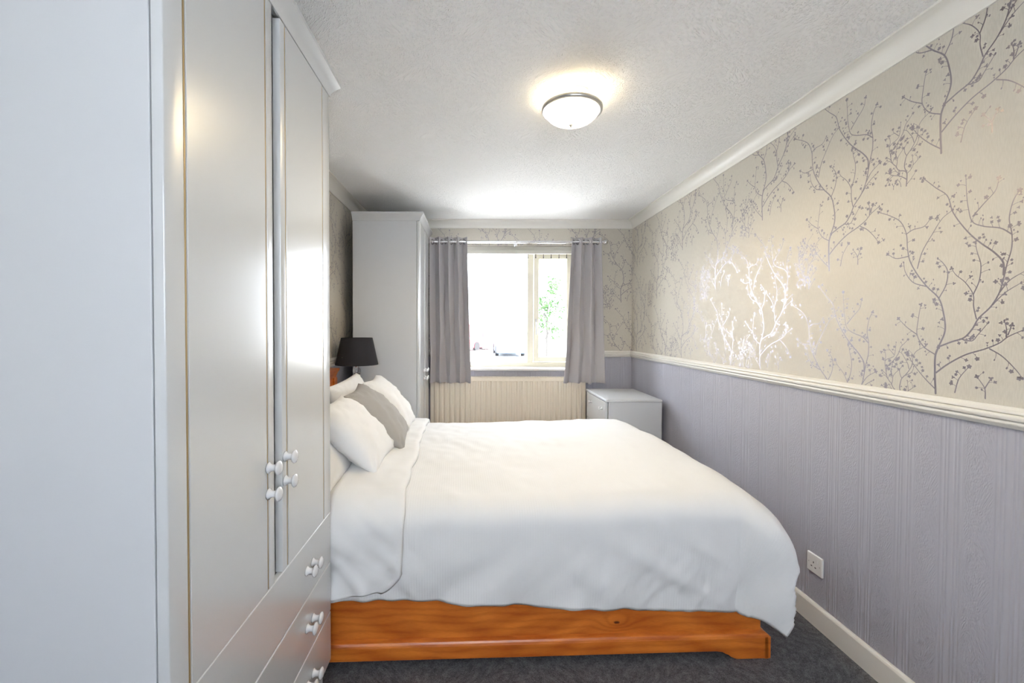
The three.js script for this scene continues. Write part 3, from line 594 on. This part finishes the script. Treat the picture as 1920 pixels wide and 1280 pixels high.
// ------------------------------------------------------------------ outside: parking court, cars and a small tree
{
  const GY = -0.35;
  const g = obj('ground', box(-60, 60, GY - 0.1, GY, -90, ZF - 0.6), new THREE.MeshStandardMaterial({ color: lin(0.55, 0.545, 0.53), roughness: 0.95 }));
  g.userData = { kind: 'structure', label: 'pale paved parking court outside', category: 'ground' };
  const carProfile = (roof) => {
    const s = new THREE.Shape();
    s.moveTo(-2.05, 0.25); s.lineTo(-2.1, 0.6); s.quadraticCurveTo(-2.0, 0.85, -1.2, 0.92); s.lineTo(-0.55, roof - 0.04); s.quadraticCurveTo(-0.4, roof, 0.2, roof); s.lineTo(1.0, roof - 0.05); s.quadraticCurveTo(1.5, roof - 0.15, 1.85, 0.95); s.lineTo(2.0, 0.85); s.lineTo(2.02, 0.3); s.lineTo(2.0, 0.25);
    return s;
  };
  const glassDark = new THREE.MeshPhysicalMaterial({ color: lin(0.015, 0.03, 0.05), roughness: 0.3 }), rubber = new THREE.MeshStandardMaterial({ color: lin(0.01, 0.01, 0.012), roughness: 0.9 });
  const car = (label, x, d, turn, color, roof) => {
    const o = thing('parked_car', label, 'car', [x, GY, -d], turn, 'parked cars');
    obj('body', new THREE.ExtrudeGeometry(carProfile(roof), { depth: 1.5, bevelEnabled: true, bevelSize: 0.06, bevelThickness: 0.1, bevelSegments: 3 }).translate(0, 0, -0.75), new THREE.MeshPhysicalMaterial({ color, roughness: 0.5 }), o);
    obj('windscreen', box(-0.03, 0.03, 0, roof - 1.02, -0.68, 0.68, 0.01).rotateZ(-0.88).translate(-1.16, 0.98, 0), glassDark, o);
    obj('rear_window', box(-0.03, 0.03, 0, roof - 1.08, -0.62, 0.62, 0.01).rotateZ(0.72).translate(1.86, 1.03, 0), glassDark, o);
    for (const s of [-1, 1]) obj('side_window', box(-0.6, 1.2, 1.0, roof - 0.1, s * 0.855 - 0.02, s * 0.855 + 0.02, 0.01), glassDark, o);
    for (const x of [-1.3, 1.25]) for (const s of [-1, 1]) obj('wheel', new THREE.CylinderGeometry(0.32, 0.32, 0.2, 24).rotateX(Math.PI / 2).translate(x, 0.32, s * 0.78), rubber, o);
  };
  car('blue parked car seen end-on through the window', 2.15, 27, Math.PI / 2, lin(0.05, 0.09, 0.16), 1.45);
  car('red parked van beyond the window, beside the grey curtain', 0.35, 33, 0.9, lin(0.30, 0.03, 0.045), 1.9);
  const t = thing('small_tree', 'small leafy green tree outside the casement', 'tree', [2.05, GY, -12]);
  const bark = new THREE.MeshStandardMaterial({ color: lin(0.05, 0.045, 0.04), roughness: 0.9 });
  const br = [new THREE.CylinderGeometry(0.025, 0.05, 2.0, 10).translate(0, 1.0, 0)];
  for (let k = 0; k < 7; k++) { const c = new THREE.CylinderGeometry(0.006, 0.018, 0.8, 6).translate(0, 0.4, 0).rotateZ(0.3 + 0.5 * rnd()).rotateY(k * 2.4).translate(0, 1.3 + 0.13 * k, 0); br.push(c); }
  obj('trunk', br, bark, t);
  const pos = []; const leaf = (c, s) => { const a = V(rnd() - 0.5, rnd() - 0.5, rnd() - 0.5).normalize(), b = V(rnd() - 0.5, rnd() - 0.5, rnd() - 0.5).cross(a).normalize(); const P = [c.clone().addScaledVector(a, -s), c.clone().addScaledVector(b, s * 0.45), c.clone().addScaledVector(a, s), c.clone().addScaledVector(b, -s * 0.45)]; for (const i of [0, 1, 2, 0, 2, 3]) pos.push(P[i].x, P[i].y, P[i].z); };
  for (let k = 0; k < 26; k++) { const c = V((rnd() - 0.5) * 1.0, 1.5 + rnd() * 1.5, (rnd() - 0.5) * 0.8); for (let j = 0; j < 26; j++) leaf(c.clone().add(V((rnd() - 0.5) * 0.3, (rnd() - 0.5) * 0.34, (rnd() - 0.5) * 0.3)), 0.045 + rnd() * 0.03); }
  const lg = new THREE.BufferGeometry(); lg.setAttribute('position', new THREE.Float32BufferAttribute(pos, 3)); lg.computeVertexNormals();
  const lf = obj('foliage', lg, new THREE.MeshStandardMaterial({ color: lin(0.025, 0.07, 0.012), roughness: 0.8, side: THREE.DoubleSide }), t); lf.userData.kind = 'stuff';
}

renderer.render(scene, camera);
